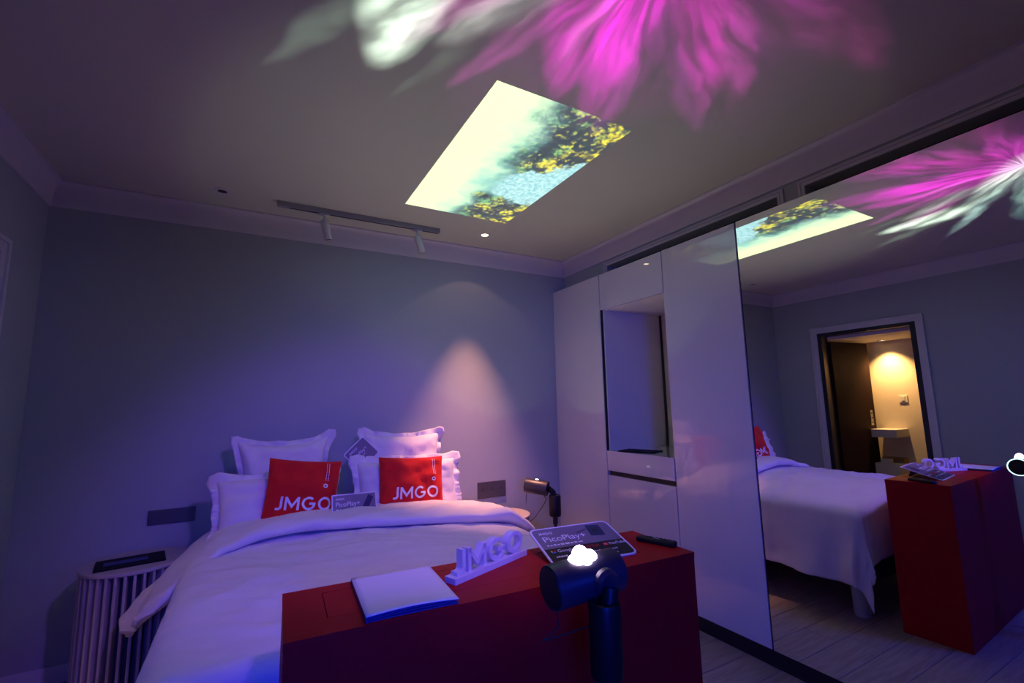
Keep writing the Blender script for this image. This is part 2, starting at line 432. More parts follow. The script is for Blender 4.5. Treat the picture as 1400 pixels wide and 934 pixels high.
o = spot('bathroom_lamp', (BX+0.16, 2.66, BZ-0.03), (BX-0.02, 2.66, 0), 105, (1.0, 0.52, 0.16), 100, 1.0, 0.02)

# ================================================================== WARDROBES
G_ = 0.0025
def carcass(t, y0, y1):       # closed body behind a door
    obj('body', bx(0.022, 0.70, y0+0.001, y1-0.001, ZB, ZW, bev=0.001, seg=1), 'carcass', t)
t = thing('wardrobe', 'tall white lacquer wardrobe in the corner by the head wall', 'wardrobe', (W, 0, 0))
carcass(t, 2.826, YB-0.004); obj('door', bx(0, 0.02, 2.826+G_, YB-0.004, ZB, ZW, bev=0.0015), 'lacquer', t)
t = thing('wardrobe', 'tall white lacquer wardrobe between the open niche and the mirror', 'wardrobe', (W, 0, 0))
carcass(t, 1.602, 2.162); obj('door', bx(0, 0.02, 1.602+G_, 2.162-G_, ZB, ZW, bev=0.0015), 'lacquer', t)
# unit with the open niche
t = thing('niche_cabinet', 'white cabinet with a deep open niche above a drawer front', 'cabinet', (W, 0, 0))
n0, n1, nz0, nz1, nd = 2.164, 2.824, 1.032, 2.137, 0.655
b = bmesh.new()
box(b, 0.022, 0.70, n0, n0+0.018, ZB, ZW); box(b, 0.022, 0.70, n1-0.018, n1, ZB, ZW)
box(b, nd, 0.70, n0+0.018, n1-0.018, ZB, ZW); box(b, 0.022, nd, n0+0.018, n1-0.018, nz1+0.02, ZW); box(b, 0.022, nd, n0+0.018, n1-0.018, ZB, nz0-0.17)
obj('body', b, 'carcass', t)
obj('upper_door', bx(0, 0.02, n0+G_, n1-G_, nz1, ZW, bev=0.0015), 'lacquer', t)
obj('niche_top', bx(0.021, nd, n0+0.018, n1-0.018, nz1, nz1+0.019), 'carcass', t)
obj('edge_strip', bx(0.001, 0.021, n1-0.007, n1-0.001, nz0, nz1), 'edge', t)
obj('worktop', bx(-0.002, nd, n0+0.004, n1-0.004, nz0-0.148, nz0, bev=0.002), 'lacquer', t)
obj('backsplash', bx(nd-0.03, nd, n0+0.018, n1-0.10, nz0, nz0+0.035, bev=0.002), 'carcass', t)
obj('corner_seam', tube(bmesh.new(), [(nd-0.022, n1-0.030, nz0+0.001), (nd-0.012, n1-0.026, nz0+0.14), (nd-0.010, n1-0.026, nz0+0.4), (nd-0.010, n1-0.026, nz1)], 0.010, 8), 'dark', t)  # dark tube drawn along the seam in the niche's inner corner
obj('grip_channel', bx(0.018, 0.04, n0+0.004, n1-0.004, nz0-0.19, nz0-0.148), 'plinth', t)
obj('drawer_front', bx(0, 0.02, n0+G_, n1-G_, ZB, nz0-0.182, bev=0.0015), 'lacquer', t)
tag(obj('black_tablet', bx(-0.09, 0.09, -0.14, 0.14, 0, 0.008, bev=0.003), 'screen', loc=(W+0.13, 2.60, nz0)), 'thin black tablet lying on the niche worktop', 'tablet').rotation_euler = (0, 0, 0.35)
# mirror doors
for (a, c, lab) in ((0.302, 1.600, 'wardrobe with a wide full height mirror door reflecting the bed'), (-1.0, 0.300, 'second mirror fronted wardrobe nearest the photographer')):
    t = thing('mirror_wardrobe', lab, 'wardrobe', (W, 0, 0), group=None)
    carcass(t, a, c)
    obj('mirror_door', bx(0, 0.02, a+0.006, c-0.006, ZB, ZW), 'mirror', t)
    obj('edge_strip', bx(0.0005, 0.0205, c-0.006, c-0.0015, ZB, ZW), 'edge', t)
    obj('edge_strip', bx(0.0005, 0.0205, a+0.0015, a+0.006, ZB, ZW), 'edge', t)
b = bx(W+0.055, W+0.075, -1.0, YB-0.004, 0.0, ZB, bev=0.001)
tag(obj('wardrobe_plinth', b, 'plinth'), 'black recessed plinth running under the wardrobes', 'plinth')

# ================================================================== CEILING FITTINGS
tr = thing('track_light', 'grey ceiling track with two small white spot heads', 'track light', (0.08, 3.185, ZC))
obj('rail', bx(0, 1.10, -0.018, 0.018, -0.034, -0.0005, bev=0.002), 'rail', tr)
obj('slot', bx(0.07, 1.09, -0.006, 0.006, -0.0352, -0.0338), 'dark', tr)
for hx_, tilt in ((0.285, 10), (0.93, 14)):
    b = bmesh.new(); box(b, hx_-0.035, hx_+0.035, -0.012, 0.012, -0.046, -0.034, bev=0.003); tube(b, [(hx_, 0, -0.046), (hx_, 0, -0.10)], 0.008, 12)
    hd = obj('stem', b, 'lampwhite', tr, 'auto')
    a = math.radians(tilt*1.6); d = Vector((math.sin(a), 0.18, -math.cos(a))).normalized()
    p0 = Vector((hx_, 0, -0.085)); b = bmesh.new()
    tube(b, [p0-d*0.006, p0, p0+d*0.118, p0+d*0.122], [0.022, 0.026, 0.026, 0.024], 24)
    obj('spot_head', b, 'lampwhite', hd, 'auto')
    b = tube(bmesh.new(), [p0+d*0.1225, p0+d*0.1235], 0.021, 24); obj('lens', b, 'dark', hd)
def downlight(name, x, y, lit, lab):
    t = thing(name, lab, 'downlight', (x, y, ZC-0.0005))
    obj('rim', lathe(bmesh.new(), [(0.026, -0.001), (0.028, -0.005), (0.044, -0.004), (0.046, 0.0)], 32, cap=False), 'trim', t, 'auto')
    obj('lens', lathe(bmesh.new(), [(0.001, -0.0012), (0.027, -0.0012)], 32, cap=False), 'glow_warm' if lit else 'dark', t)
downlight('recessed_downlight', -0.22, 3.18, False, 'unlit recessed downlight left of the ceiling track')
downlight('recessed_downlight', 1.541, 3.133, True, 'lit warm recessed downlight right of the ceiling track')
spot('downlight_beam', (1.541, 3.133, ZC-0.012), (1.50, 3.16, 0), 330, (1.0, 0.40, 0.27), 50, 1.0, 0.012)
spot('downlight_spill', (1.541, 3.14, ZC-0.012), (1.541, 3.14, 0), 1.6, (1.0, 0.60, 0.38), 104, 0.12, 0.01)

# ================================================================== WALL SOCKETS
def plate(name, x0, x1, z0, z1, lab, holes):
    t = thing(name, lab, 'socket', ((x0+x1)/2, YB, (z0+z1)/2))
    w, h = (x1-x0)/2, (z1-z0)/2
    obj('plate', bx(-w, w, -0.009, -0.0004, -h, h, bev=0.002), 'socket', t)
    for k in range(3):
        cx = -w+(2*w)*(k+0.5)/3
        m_ = obj('module', bx(cx-w/3+0.003, cx+w/3-0.003, -0.0105, -0.009, -h+0.006, h-0.006, bev=0.0008), 'socket', t)
        if holes:
            b = bmesh.new()
            for dx, dz in ((-0.012, 0), (0.012, 0), (0, 0.012)): box(b, cx+dx-0.003, cx+dx+0.003, -0.0112, -0.0104, dz-0.005, dz+0.005)
            obj('hole', b, 'socket_hole', m_)
plate('socket_plate', -0.497, -0.266, 0.745, 0.828, 'dark grey socket plate above the slatted bedside table', False)
plate('socket_plate', 1.615, 1.872, 0.652, 0.780, 'dark grey socket plate on the pink lit wall right of the pillows', True)

# ================================================================== BED
bed = thing('bed', 'double bed with dark upholstered frame under a white duvet', 'bed', (0, 0, 0))
bx0, bx1, by0, by1, bt = -0.20, 1.40, 1.61, 3.44, 0.645
obj('frame', bx(bx0+0.02, bx1-0.02, by0+0.02, by1, 0.20, 0.36, bev=0.015), 'bedframe', bed)
obj('mattress', bx(bx0, bx1, by0, by1, 0.36, bt, bev=0.05, seg=4), 'mattress', bed, 'auto')
for x in (bx0+0.08, bx1-0.085):
    for yy in (by0+0.075, by1-0.1):
        obj('leg', lathe(bmesh.new(), [(0.042, 0), (0.046, 0.01), (0.05, 0.199)], 24, org=(x, yy, 0)), 'bedleg', bed, 'auto')
def nz(x, y, z, s, a): return noise.noise(Vector((x*s, y*s, z*s)))*a
# duvet: a draped sheet, laid flat in (X, Y) and let fall over the mattress edges
top = 0.69
def drape(X, Y):
    ex = X-(bx1-0.03) if X > bx1-0.03 else (X-(bx0+0.03) if X < bx0+0.03 else 0)
    ey = Y-(by0+0.02) if Y < by0+0.02 else 0
    d = math.hypot(ex, ey)
    puff = nz(X, Y, 0.3, 2.3, 0.022)+nz(X, Y, 2.3, 6, 0.010)+nz(X*0.7+Y, Y*0.6, 5.0, 14, 0.006)+(0.5-abs(noise.noise(Vector((X*3.2+Y*1.3, Y*4.5-X, 8.1)))))*0.018+(0.5-abs(noise.noise(Vector((X*9-Y*3, Y*6+X*2, 3.3)))))*0.008
    cx = min(max(X, bx0+0.03), bx1-0.03); cy = max(Y, by0+0.02)
    crown = 0.035*(1-((cx-0.6)/0.8)**2)
    if d < 1e-6: return Vector((X, Y, top+crown+puff))
    ux, uy = ex/d, ey/d
    r = 0.085 if abs(ux) > 0.6 else 0.065
    q = PI/2*r
    if d < q: o, dz = r*math.sin(d/r), r*(1-math.cos(d/r))
    else:
        s_ = d-q; o, dz = r+0.10*s_, r+s_*0.985
        along = Y if abs(ux) > 0.7 else (X if abs(uy) > 0.7 else (X-Y)*0.7)
        fold = math.sin(along*17+nz(along, 0, 1, 3, 3.0))*0.5+nz(along, d, 2, 6, 0.9)
        o += fold*0.034*min(1, s_/0.3)
        if abs(ux) < 0.6: o = min(o, r+0.012)
    return Vector((cx+ux*o, cy+uy*o, top+crown+puff*0.6-dz))
du = thing('duvet', 'rumpled white duvet spread over the bed with its head end folded back', 'duvet', (0, 0, 0))
hl, hr, hf = 0.44, 0.49, 0.36
nx_, ny_ = 150, 130
b = bmesh.new()
XA, XB, YA, YE = bx0-hl, bx1+hr, by0-hf, 3.02
def dfn(i, j):
    X = XA+(XB-XA)*i/(nx_-1); Y = YA+(YE-YA)*j/(ny_-1)
    return drape(X, Y)
grid(b, nx_, ny_, dfn)
o = obj('cover', b, 'linen', du, True)
m_ = o.modifiers.new('thick', 'SOLIDIFY'); m_.thickness = 0.018; m_.offset = -1
# folded back head end: a puffy roll lying diagonally across, its corner hanging over the bedside table
path = [(1.535, 2.62, 0.56), (1.515, 2.64, 0.625), (1.450, 2.66, 0.690), (1.34, 2.70, 0.732), (1.15, 2.76, 0.748), (0.9, 2.85, 0.758), (0.6, 2.93, 0.768), (0.3, 3.00, 0.775),
        (0.08, 3.03, 0.762), (-0.10, 3.02, 0.715), (-0.225, 2.97, 0.635), (-0.31, 2.91, 0.555), (-0.375, 2.86, 0.495), (-0.410, 2.83, 0.450), (-0.425, 2.81, 0.415)]
wid = [0.30, 0.36, 0.40, 0.42, 0.44, 0.45, 0.46, 0.48, 0.52, 0.57, 0.60, 0.60, 0.56, 0.50, 0.40]
thk = [0.035, 0.07, 0.085, 0.09, 0.092, 0.095, 0.095, 0.095, 0.095, 0.09, 0.085, 0.085, 0.07, 0.05, 0.02]
def cr(seq, t):
    n = len(seq); i = min(int(t), n-2); f = t-i
    g = lambda k: Vector(seq[min(max(k, 0), n-1)]) if isinstance(seq[0], tuple) else seq[min(max(k, 0), n-1)]
    p0, p1, p2, p3 = g(i-1), g(i), g(i+1), g(i+2)
    return 0.5*((2*p1)+(p2-p0)*f+(2*p0-5*p1+4*p2-p3)*f*f+(3*p1-p0-3*p2+p3)*f**3)
NU, NV = 130, 44
def ffn(i, j):
    t = (len(path)-1)*i/(NU-1)*0.9999
    p = cr(path, t); d = (cr(path, min(t+0.02, len(path)-1.0001))-cr(path, max(t-0.02, 0))).normalized()
    side = Vector((0, 1, 0)); side = (side-d*side.dot(d)).normalized(); nrm = side.cross(d).normalized()
    if nrm.z < 0 and abs(nrm.z) > 0.2: nrm = -nrm
    if nrm.dot(Vector((-0.3 if p.x < 0.5 else 0.3, 0, 1))) < 0: nrm = -nrm
    a = 2*PI*j/(NV-1); w = cr(wid, t)/2; th = cr(thk, t)/2
    c, s = math.cos(a), math.sin(a)
    sc = abs(c)**0.85*(1 if c > 0 else -1); sn = abs(s)**0.8*(1 if s > 0 else -1)
    q = p+side*(w*sc)+nrm*(th*sn)
    amp = 0.55+max(0, (abs(i/(NU-1)-0.5)-0.2))*4
    k = nz(q.x, q.y, q.z, 5, 0.024)*amp+nz(q.x*0.6, q.y, q.z, 13, 0.014)*amp+(0.4-abs(noise.noise(Vector((q.x*6+q.y*2, q.y*9, q.z*6)))))*0.018*amp+nz(q.x, q.y*0.3, q.z, 26, 0.004)*amp
    return q+nrm*k*(1 if s > -0.2 else 0.2)
b = bmesh.new(); vv = grid(b, NU, NV-1, lambda i, j: ffn(i, j))
for i in range(NU-1): b.faces.new((vv[i][NV-2], vv[i][0], vv[i+1][0], vv[i+1][NV-2]))
b.faces.new(vv[0]); b.faces.new(vv[-1][::-1])
obj('folded_edge', b, 'linen', du, True)

# ================================================================== PILLOWS
def frame_matrix(yaw_, lean, rollz=0):
    return Matrix.Rotation(yaw_, 3, 'Z') @ Matrix.Rotation(PI/2-lean, 3, 'X') @ Matrix.Rotation(rollz, 3, 'Z')
def pillow_surface(w, h, th, pinch, seed):
    """x across, y up from 0, z front"""
    def f(u, v, side):
        k = max(0.0, (1-abs(u)**3.2))*max(0.0, (1-abs(v)**3.2))
        z = th/2*k**0.42
        x = w/2*u*(1-pinch*(1-v*v)*abs(u)**2); y = h/2*v*(1-pinch*(1-u*u)*abs(v)**2)+h/2
        wr = noise.noise(Vector((u*2.2+seed, v*2.2, seed)))*0.024+noise.noise(Vector((u*5+seed, v*5, 1.7)))*0.011+noise.noise(Vector((u*11+seed, v*7, 3.7)))*0.004
        cw = (abs(u)*abs(v))**2*noise.noise(Vector((u*9+seed, v*9, 4.1)))*0.016
        return Vector((x, y, side*(z+(wr+cw)*k**0.3)))
    return f
def pillow(name, lab, cat, m, loc, w, h, th, yaw_, lean, rollz, pinch, seed, flange=0.0, group=None, N=30):
    t = thing(name, lab, cat, loc, frame_matrix(yaw_, lean, rollz), group)
    f = pillow_surface(w, h, th, pinch, seed)
    warp = lambda s_: math.copysign(1-(1-abs(s_))**1.7, s_)
    b = bmesh.new()
    V = {}
    for side in (1, -1):
        for i in range(N+1):
            for j in range(N+1):
                u, v = warp(-1+2*i/N), warp(-1+2*j/N)
                if side == -1 and (i in (0, N) or j in (0, N)): V[side, i, j] = V[1, i, j]
                else: V[side, i, j] = b.verts.new(f(u, v, side))
        for i in range(N):
            for j in range(N):
                q = [V[side, i, j], V[side, i+1, j], V[side, i+1, j+1], V[side, i, j+1]]
                b.faces.new(q if side == 1 else q[::-1])
    obj('cushion', b, m, t, True)
    if flange:
        per = []
        K = 44
        for k in range(K): per.append((-1+2*k/K, -1))
        for k in range(K): per.append((1, -1+2*k/K))
        for k in range(K): per.append((1-2*k/K, 1))
        for k in range(K): per.append((-1, 1-2*k/K))
        b = bmesh.new()
        def fl_(i, j):
            u, v = per[i]; p = f(u, v, 1)
            un = u if abs(u) >= 0.999 else 0.25*u**5; vn = v if abs(v) >= 0.999 else 0.25*v**5
            d = Vector((un, vn, 0)).normalized()
            s_ = j/4
            cor = (abs(u)*abs(v))**6
            ruf = (math.sin(i*0.55+seed*3)*0.7+noise.noise(Vector((i*0.21, seed, 0)))*2.2+noise.noise(Vector((i*0.55, seed, 3)))*1.2)*0.017*s_
            return p*1.0+d*(flange*(s_-0.12)*(1+0.5*cor+0.45*noise.noise(Vector((i*0.11, seed, 7)))*s_))+Vector((0, 0, ruf))
        grid(b, len(per), 5, fl_, close_u=True)
        o = obj('flange', b, m, t, True); q = o.modifiers.new('t', 'SOLIDIFY'); q.thickness = 0.005
    return t, f
g1 = 'white flanged pillows'
pillow('euro_pillow', 'large white flanged pillow standing at the wall behind the left red cushion', 'pillow', 'sham', (0.205, 3.245, 0.70), 0.53, 0.52, 0.17, 0.03, 0.17, 0.015, 0.17, 1.3, 0.034, g1)
pillow('euro_pillow', 'large white flanged pillow standing at the wall behind the right red cushion', 'pillow', 'sham', (0.945, 3.245, 0.70), 0.54, 0.52, 0.17, -0.02, 0.17, -0.02, 0.11, 5.1, 0.034, g1)
pillow('bed_pillow', 'white oblong pillow leaning low, its ruffled end left of the left red cushion', 'pillow', 'sham', (0.175, 3.075, 0.705), 0.63, 0.315, 0.17, 0.05, 0.32, 0.02, 0.05, 8.4, 0.04, g1)
pillow('bed_pillow', 'white oblong pillow leaning low, its ruffled end right of the right red cushion', 'pillow', 'sham', (0.940, 3.075, 0.705), 0.67, 0.345, 0.17, -0.03, 0.30, -0.015, 0.05, 3.7, 0.045, g1)
def red_cushion(lab, loc, w, h, yaw_, lean, rollz, seed):
    t, f = pillow('throw_cushion', lab, 'cushion', 'red_cloth', loc, w, h, 0.13, yaw_, lean, rollz, 0.05, seed, group='red logo cushions')
    def onto(x, y, z):
        u, v = x/(w/2), (y-h/2)/(h/2)
        for _ in range(3):
            q = f(u, v, 1); u += (x-q.x)/(w/2); v += (y-q.y)/(h/2)
        q = f(max(-1, min(1, u)), max(-1, min(1, v)), 1); return Vector((x, y, q.z+0.0025+z))
    lh = 0.073; _, tw = word_glyphs('JMGO', lh, lambda x, y, z: Vector((x, y, z)), 0.001)
    x0 = -tw/2+0.012; y0 = 0.122
    b, _ = word_glyphs('JMGO', lh, lambda x, y, z: onto(x+x0, y+y0, z), 0.0012, step=0.12)
    obj('printed_letters', b, 'print_white', t)
    b = bmesh.new()
    for k in range(12):
        for c_ in (0, 1):
            ya = h-0.022-k*0.0085
            strip(b, [(w/2-0.085+c_*0.013, ya), (w/2-0.085+c_*0.013, ya-0.006)], 0.0035, onto, 0.001)
    ic = [(w/2-0.085+px*0.011, h-0.152+py*0.010) for px, py in ((0, 1), (0.9, 0.5), (0.9, -0.5), (0, -1), (-0.9, -0.5), (-0.9, 0.5))]
    strip(b, densify(ic+[ic[0]], 0.008)[:-1], 0.006, onto, 0.001, True)
    obj('printed_emblem', b, 'print_white', t)
    return t
red_cushion('red cushion with white letters, tilted, left of the two red ones', (0.255, 2.985, 0.70), 0.40, 0.41, 0.03, 0.22, -0.13, 2.2)
red_cushion('red cushion with white letters, upright, right of the two red ones', (0.925, 2.985, 0.69), 0.43, 0.39, 0.0, 0.22, -0.05, 6.6)

# ================================================================== PRINTED CARDS
def card_base(t, w, h, r, bd, th):
    obj('board', prism(bmesh.new(), rounded_rect(w, h, r), 0, th), 'acrylic', t)
    pr_ = [(x+bd, y+bd) for x, y in rounded_rect(w-2*bd, h-2*bd, max(0.002, r-bd*0.6))]
    obj('print_ground', prism(bmesh.new(), pr_, th, th+0.0004), 'card_grey', t)
def projector_print(t, cx, cy, s, z, ang):
    R_ = Matrix.Rotation(ang, 3, 'Z')
    b = bmesh.new(); prism(b, rounded_rect(s*0.85, s, s*0.08), z, z+0.0004)
    for v in b.verts: q = R_ @ Vector((v.co.x-s*0.42, v.co.y-s*0.5, 0)); v.co = Vector((cx+q.x, cy+q.y, v.co.z))
    o = obj('device_picture', b, 'card_blue', t)
    b = bmesh.new(); ring = [(cx+s*0.16*math.cos(2*PI*k/20), cy+s*0.16*math.sin(2*PI*k/20)) for k in range(20)]
    prism(b, ring, z+0.0004, z+0.0007); obj('device_lens', b, 'card_black', o)
    b = bmesh.new(); lp = [(cx-s*0.45, cy+s*0.25), (cx-s*0.8, cy+s*0.12), (cx-s*1.15, cy+s*0.0), (cx-s*1.1, cy-s*0.05), (cx-s*0.75, cy+s*0.06), (cx-s*0.45, cy+s*0.17)]
    strip(b, lp, s*0.035, lambda x, y, z_: Vector((x, y, z+z_)), 0.0003); obj('device_strap', b, 'card_black', o)
def put_text(t, s, size, x, y, z, m, name='lettering', sx=1.0):
    return obj(name, text_mesh(s, size, sx=sx), m, t, loc=(x, y, z))
def dashes(t, x, y, z, n, dw_, hh, m, name):
    b = bmesh.new(); xx = x
    for k in range(n):
        L = dw_*random.uniform(0.5, 1.4); box(b, xx, xx+L, y, y+hh*random.uniform(0.6, 1), z, z+0.0003); xx += L+dw_*0.35
    return obj(name, b, m, t)
# large card on the podium
yw = math.atan2(1.232-1.272, 1.175-0.853)
cardt = thing('display_card', 'large white edged printed card propped low on the red podium', 'card', (0.853, 1.272, ZT), Matrix.Rotation(yw, 3, 'Z') @ Matrix.Rotation(math.radians(17), 3, 'X'))
cw, ch, z1 = 0.322, 0.212, 0.0044
card_base(cardt, cw, ch, 0.022, 0.007, 0.004)
b = prism(bmesh.new(), [(x+0.007, y+0.007) for x, y in rounded_rect(cw-0.014, 0.082, 0.016)], z1, z1+0.0003)
band = obj('print_band', b, 'card_black', cardt)
box_ = bx(0.007, cw-0.007, 0.060, 0.0895, z1, z1+0.00031); obj('print_band_top', box_, 'card_black', cardt)
b, _ = word_glyphs('JMGO', 0.0135, lambda x, y, z: Vector((x+0.026, y+0.172, z1+z)), 0.0004); obj('logo_lettering', b, 'print_white', cardt)
put_text(cardt, 'PicoPlay+', 0.043, 0.026, 0.128, z1+0.0003, 'print_white', sx=1.02)
dashes(cardt, 0.027, 0.104, z1, 9, 0.013, 0.008, 'print_white', 'fine_print')
projector_print(cardt, 0.245, 0.160, 0.066, z1, -0.12)
put_text(cardt, 'Google TV', 0.021, 0.048, 0.066, z1+0.0005, 'print_white')
for k, (mm, pts) in enumerate((('gblue', [(0, 0), (0.016, 0), (0.016, 0.004), (0, 0.004)]), ('gyellow', [(0, 0.005), (0.005, 0.005), (0.005, 0.013), (0, 0.013)]), ('tube_red', [(0.011, 0.005), (0.016, 0.005), (0.016, 0.013), (0.011, 0.013)]))):
    obj('service_mark', prism(bmesh.new(), [(x+0.025, y_+0.066) for x, y_ in pts], z1+0.0003, z1+0.0008), mm, cardt)
put_text(cardt, 'NETFLIX', 0.020, 0.150, 0.066, z1+0.0005, 'tube_red', sx=0.8)
yb = obj('play_mark', prism(bmesh.new(), [(x+0.226, y_+0.064) for x, y_ in rounded_rect(0.019, 0.016, 0.005)], z1+0.0003, z1+0.0008), 'tube_red', cardt)
obj('play_triangle', prism(bmesh.new(), [(0.2325, 0.0685), (0.2325, 0.0755), (0.239, 0.072)], z1+0.0008, z1+0.0011), 'print_white', yb)
put_text(cardt, 'YouTube', 0.019, 0.248, 0.066, z1+0.0005, 'print_white', sx=0.95)
for x, n in ((0.03, 5), (0.10, 4), (0.17, 4), (0.235, 4)): dashes(cardt, x, 0.040, z1+0.0003, n, 0.008, 0.009, 'print_white', 'fine_print')
for x, n in ((0.13, 2), (0.235, 2)): dashes(cardt, x, 0.020, z1+0.0003, n, 0.010, 0.006, 'print_white', 'fine_print')
b = bmesh.new(); box(b, 0.05, cw-0.05, 0.16, 0.166, -0.045, 0.0, bev=0.001); box(b, 0.05, cw-0.05, 0.10, 0.166, -0.006, 0.0, bev=0.001)
obj('rear_prop', b, 'plastic', cardt)
# card leaning on the pillows
c2 = thing('display_card', 'small printed card leaning between the two red cushions above the duvet fold', 'card', (0.427, 2.880, 0.782), frame_matrix(0.05, 0.35, -0.02))
card_base(c2, 0.255, 0.125, 0.006, 0.006, 0.003)
b, _ = word_glyphs('JMGO', 0.012, lambda x, y, z: Vector((x+0.022, y+0.092, 0.0034+z)), 0.0004); obj('logo_lettering', b, 'print_white', c2)
put_text(c2, 'PicoPlay+', 0.036, 0.020, 0.056, 0.0037, 'print_white')
dashes(c2, 0.022, 0.036, 0.0034, 7, 0.012, 0.006, 'print_white', 'fine_print')
b = bmesh.new(); prism(b, rounded_rect(0.034, 0.075, 0.004), 0.0034, 0.0042)
for v in b.verts: q = Matrix.Rotation(-0.5, 3, 'Z') @ Vector((v.co.x-0.017, v.co.y-0.037, 0)); v.co = Vector((0.205+q.x, 0.07+q.y, v.co.z))
obj('device_picture', b, 'card_blue', c2)
# card tucked between the pillows
c3 = thing('display_card', 'tilted printed card tucked between the two large standing pillows', 'card', (0.640, 3.19, 0.985), frame_matrix(-0.05, 0.15, math.radians(44)))
card_base(c3, 0.17, 0.155, 0.014, 0.006, 0.003)
b, _ = word_glyphs('JMGO', 0.016, lambda x, y, z: Vector((x+0.025, y+0.118, 0.0034+z)), 0.0004); obj('logo_lettering', b, 'print_white', c3)
put_text(c3, 'PicoPlay+', 0.03, 0.02, 0.078, 0.0037, 'print_white')
dashes(c3, 0.022, 0.060, 0.0034, 6, 0.011, 0.005, 'print_white', 'fine_print')

# ================================================================== PODIUM AND WHAT STANDS ON IT
pa = math.atan2(1.144-1.205, 1.341-0.085)
PL, PD = 1.258, 0.312
pod = thing('podium', 'dark red box podium standing across the foot of the bed', 'podium', (0.085, 1.205, 0), (0, 0, pa))
obj('body', bx(0.001, PL-0.001, 0.001, PD-0.001, 0, ZT-0.018), 'red_paint', pod)
b = bmesh.new()
gx0, gx1, gy0, gy1, zt0, gz = 0.098, PL-0.16, 0.088, 0.262, ZT-0.018, 0.0022
box(b, 0, PL, 0, gy0, zt0, ZT); box(b, 0, PL, gy1, PD, zt0, ZT); box(b, 0, gx0, gy0, gy1, zt0, ZT); box(b, gx1, PL, gy0, gy1, zt0, ZT)
bmesh.ops.remove_doubles(b, verts=b.verts, dist=1e-5)
obj('top_frame', b, 'red_paint', pod)
obj('top_panel', bx(gx0+gz, gx1-gz, gy0+gz, gy1-gz, zt0, ZT-0.0003, bev=0.0008, seg=1), 'red_paint', pod)
# brochure: a folded A4 leaflet with dark blue pages
br = thing('brochure', 'white folded brochure with dark blue inner pages on the red podium', 'brochure', (0.263, 1.204, ZT), (0, 0, -0.06))
bw_, bh_ = 0.234, 0.294
def sheet(name, z, m, lift, ins):
    b = bmesh.new(); n = 14
    def f(i, j):
        u, v = i/(n-1), j/(n-1)
        return Vector((ins+u*(bw_-2*ins), ins*0.6+v*(bh_-ins), z+lift*max(0, 1-v*2.6)**2*math.sin(PI*min(1, u*0.9+0.1))))
    grid(b, n, n, f); o = obj(name, b, m, br, True); q = o.modifiers.new('t', 'SOLIDIFY'); q.thickness = 0.0012; q.offset = 1
sheet('back_cover', 0.0006, 'ink_blue', 0.001, 0.0); sheet('inner_page', 0.0045, 'ink_blue', 0.004, 0.002); sheet('inner_page', 0.0080, 'ink_blue', 0.006, 0.002); sheet('front_cover', 0.0115, 'paper', 0.007, 0.0)
b = bmesh.new(); box(b, 0.0, 0.004, 0, bh_, 0.0006, 0.0115); obj('spine', b, 'ink_blue', br)
# JMGO sign
sa = math.atan2(1.425-1.306, 0.846-0.539)
sg = thing('letter_sign', 'white three dimensional letter sign on a bar base, standing on the red podium', 'sign', (0.534, 1.306, ZT), (0, 0, sa))
SL = 0.335
obj('base', bx(0, SL, 0, 0.046, 0, 0.018, bev=0.0012), 'foam', sg)
_, tw = word_glyphs('JMGO', 1.0, lambda x, y, z: Vector((x, y, z)), 1)
lh = 0.070; sxl = (SL-0.026)/(tw*lh)
ls, _ = word_glyphs('JMGO', lh, lambda x, y, z: Vector((0.016+x*sxl, 0.010+z, 0.0175+y)), 0.026, sep=True)
for ch_, b in ls: obj('letter', b, 'foam', sg, 'auto')
# remote
p0, p1 = Vector((1.285, 1.352)), Vector((1.333, 1.215)); dv = p1-p0
rm = thing('remote_control', 'slim black remote control lying near the right end of the podium', 'remote', (p0.x, p0.y, ZT), (0, 0, math.atan2(dv.y, dv.x)))
rl = dv.length
obj('shell', bx(0, rl, -0.019, 0.019, 0, 0.017, bev=0.006, seg=3), 'plastic', rm, 'auto')
obj('direction_pad', lathe(bmesh.new(), [(0.006, 0.017), (0.006, 0.0178), (0.013, 0.0178), (0.013, 0.017)], 24, org=(rl*0.33, 0, 0), cap=False), 'rubber', rm)
b = bmesh.new()
for k in range(4):
    for s in (-1, 1): lathe(b, [(0.0045, 0.0168), (0.0045, 0.0182)], 12, org=(rl*(0.5+0.1*k), s*0.009, 0))
obj('button', b, 'rubber', rm)
b, w_ = word_glyphs('JMGO', 0.006, lambda x, y, z: Vector((rl*0.42+x*1.0, -0.003+y, 0.0172+z)), 0.0003); obj('logo_lettering', b, 'print_white', rm)

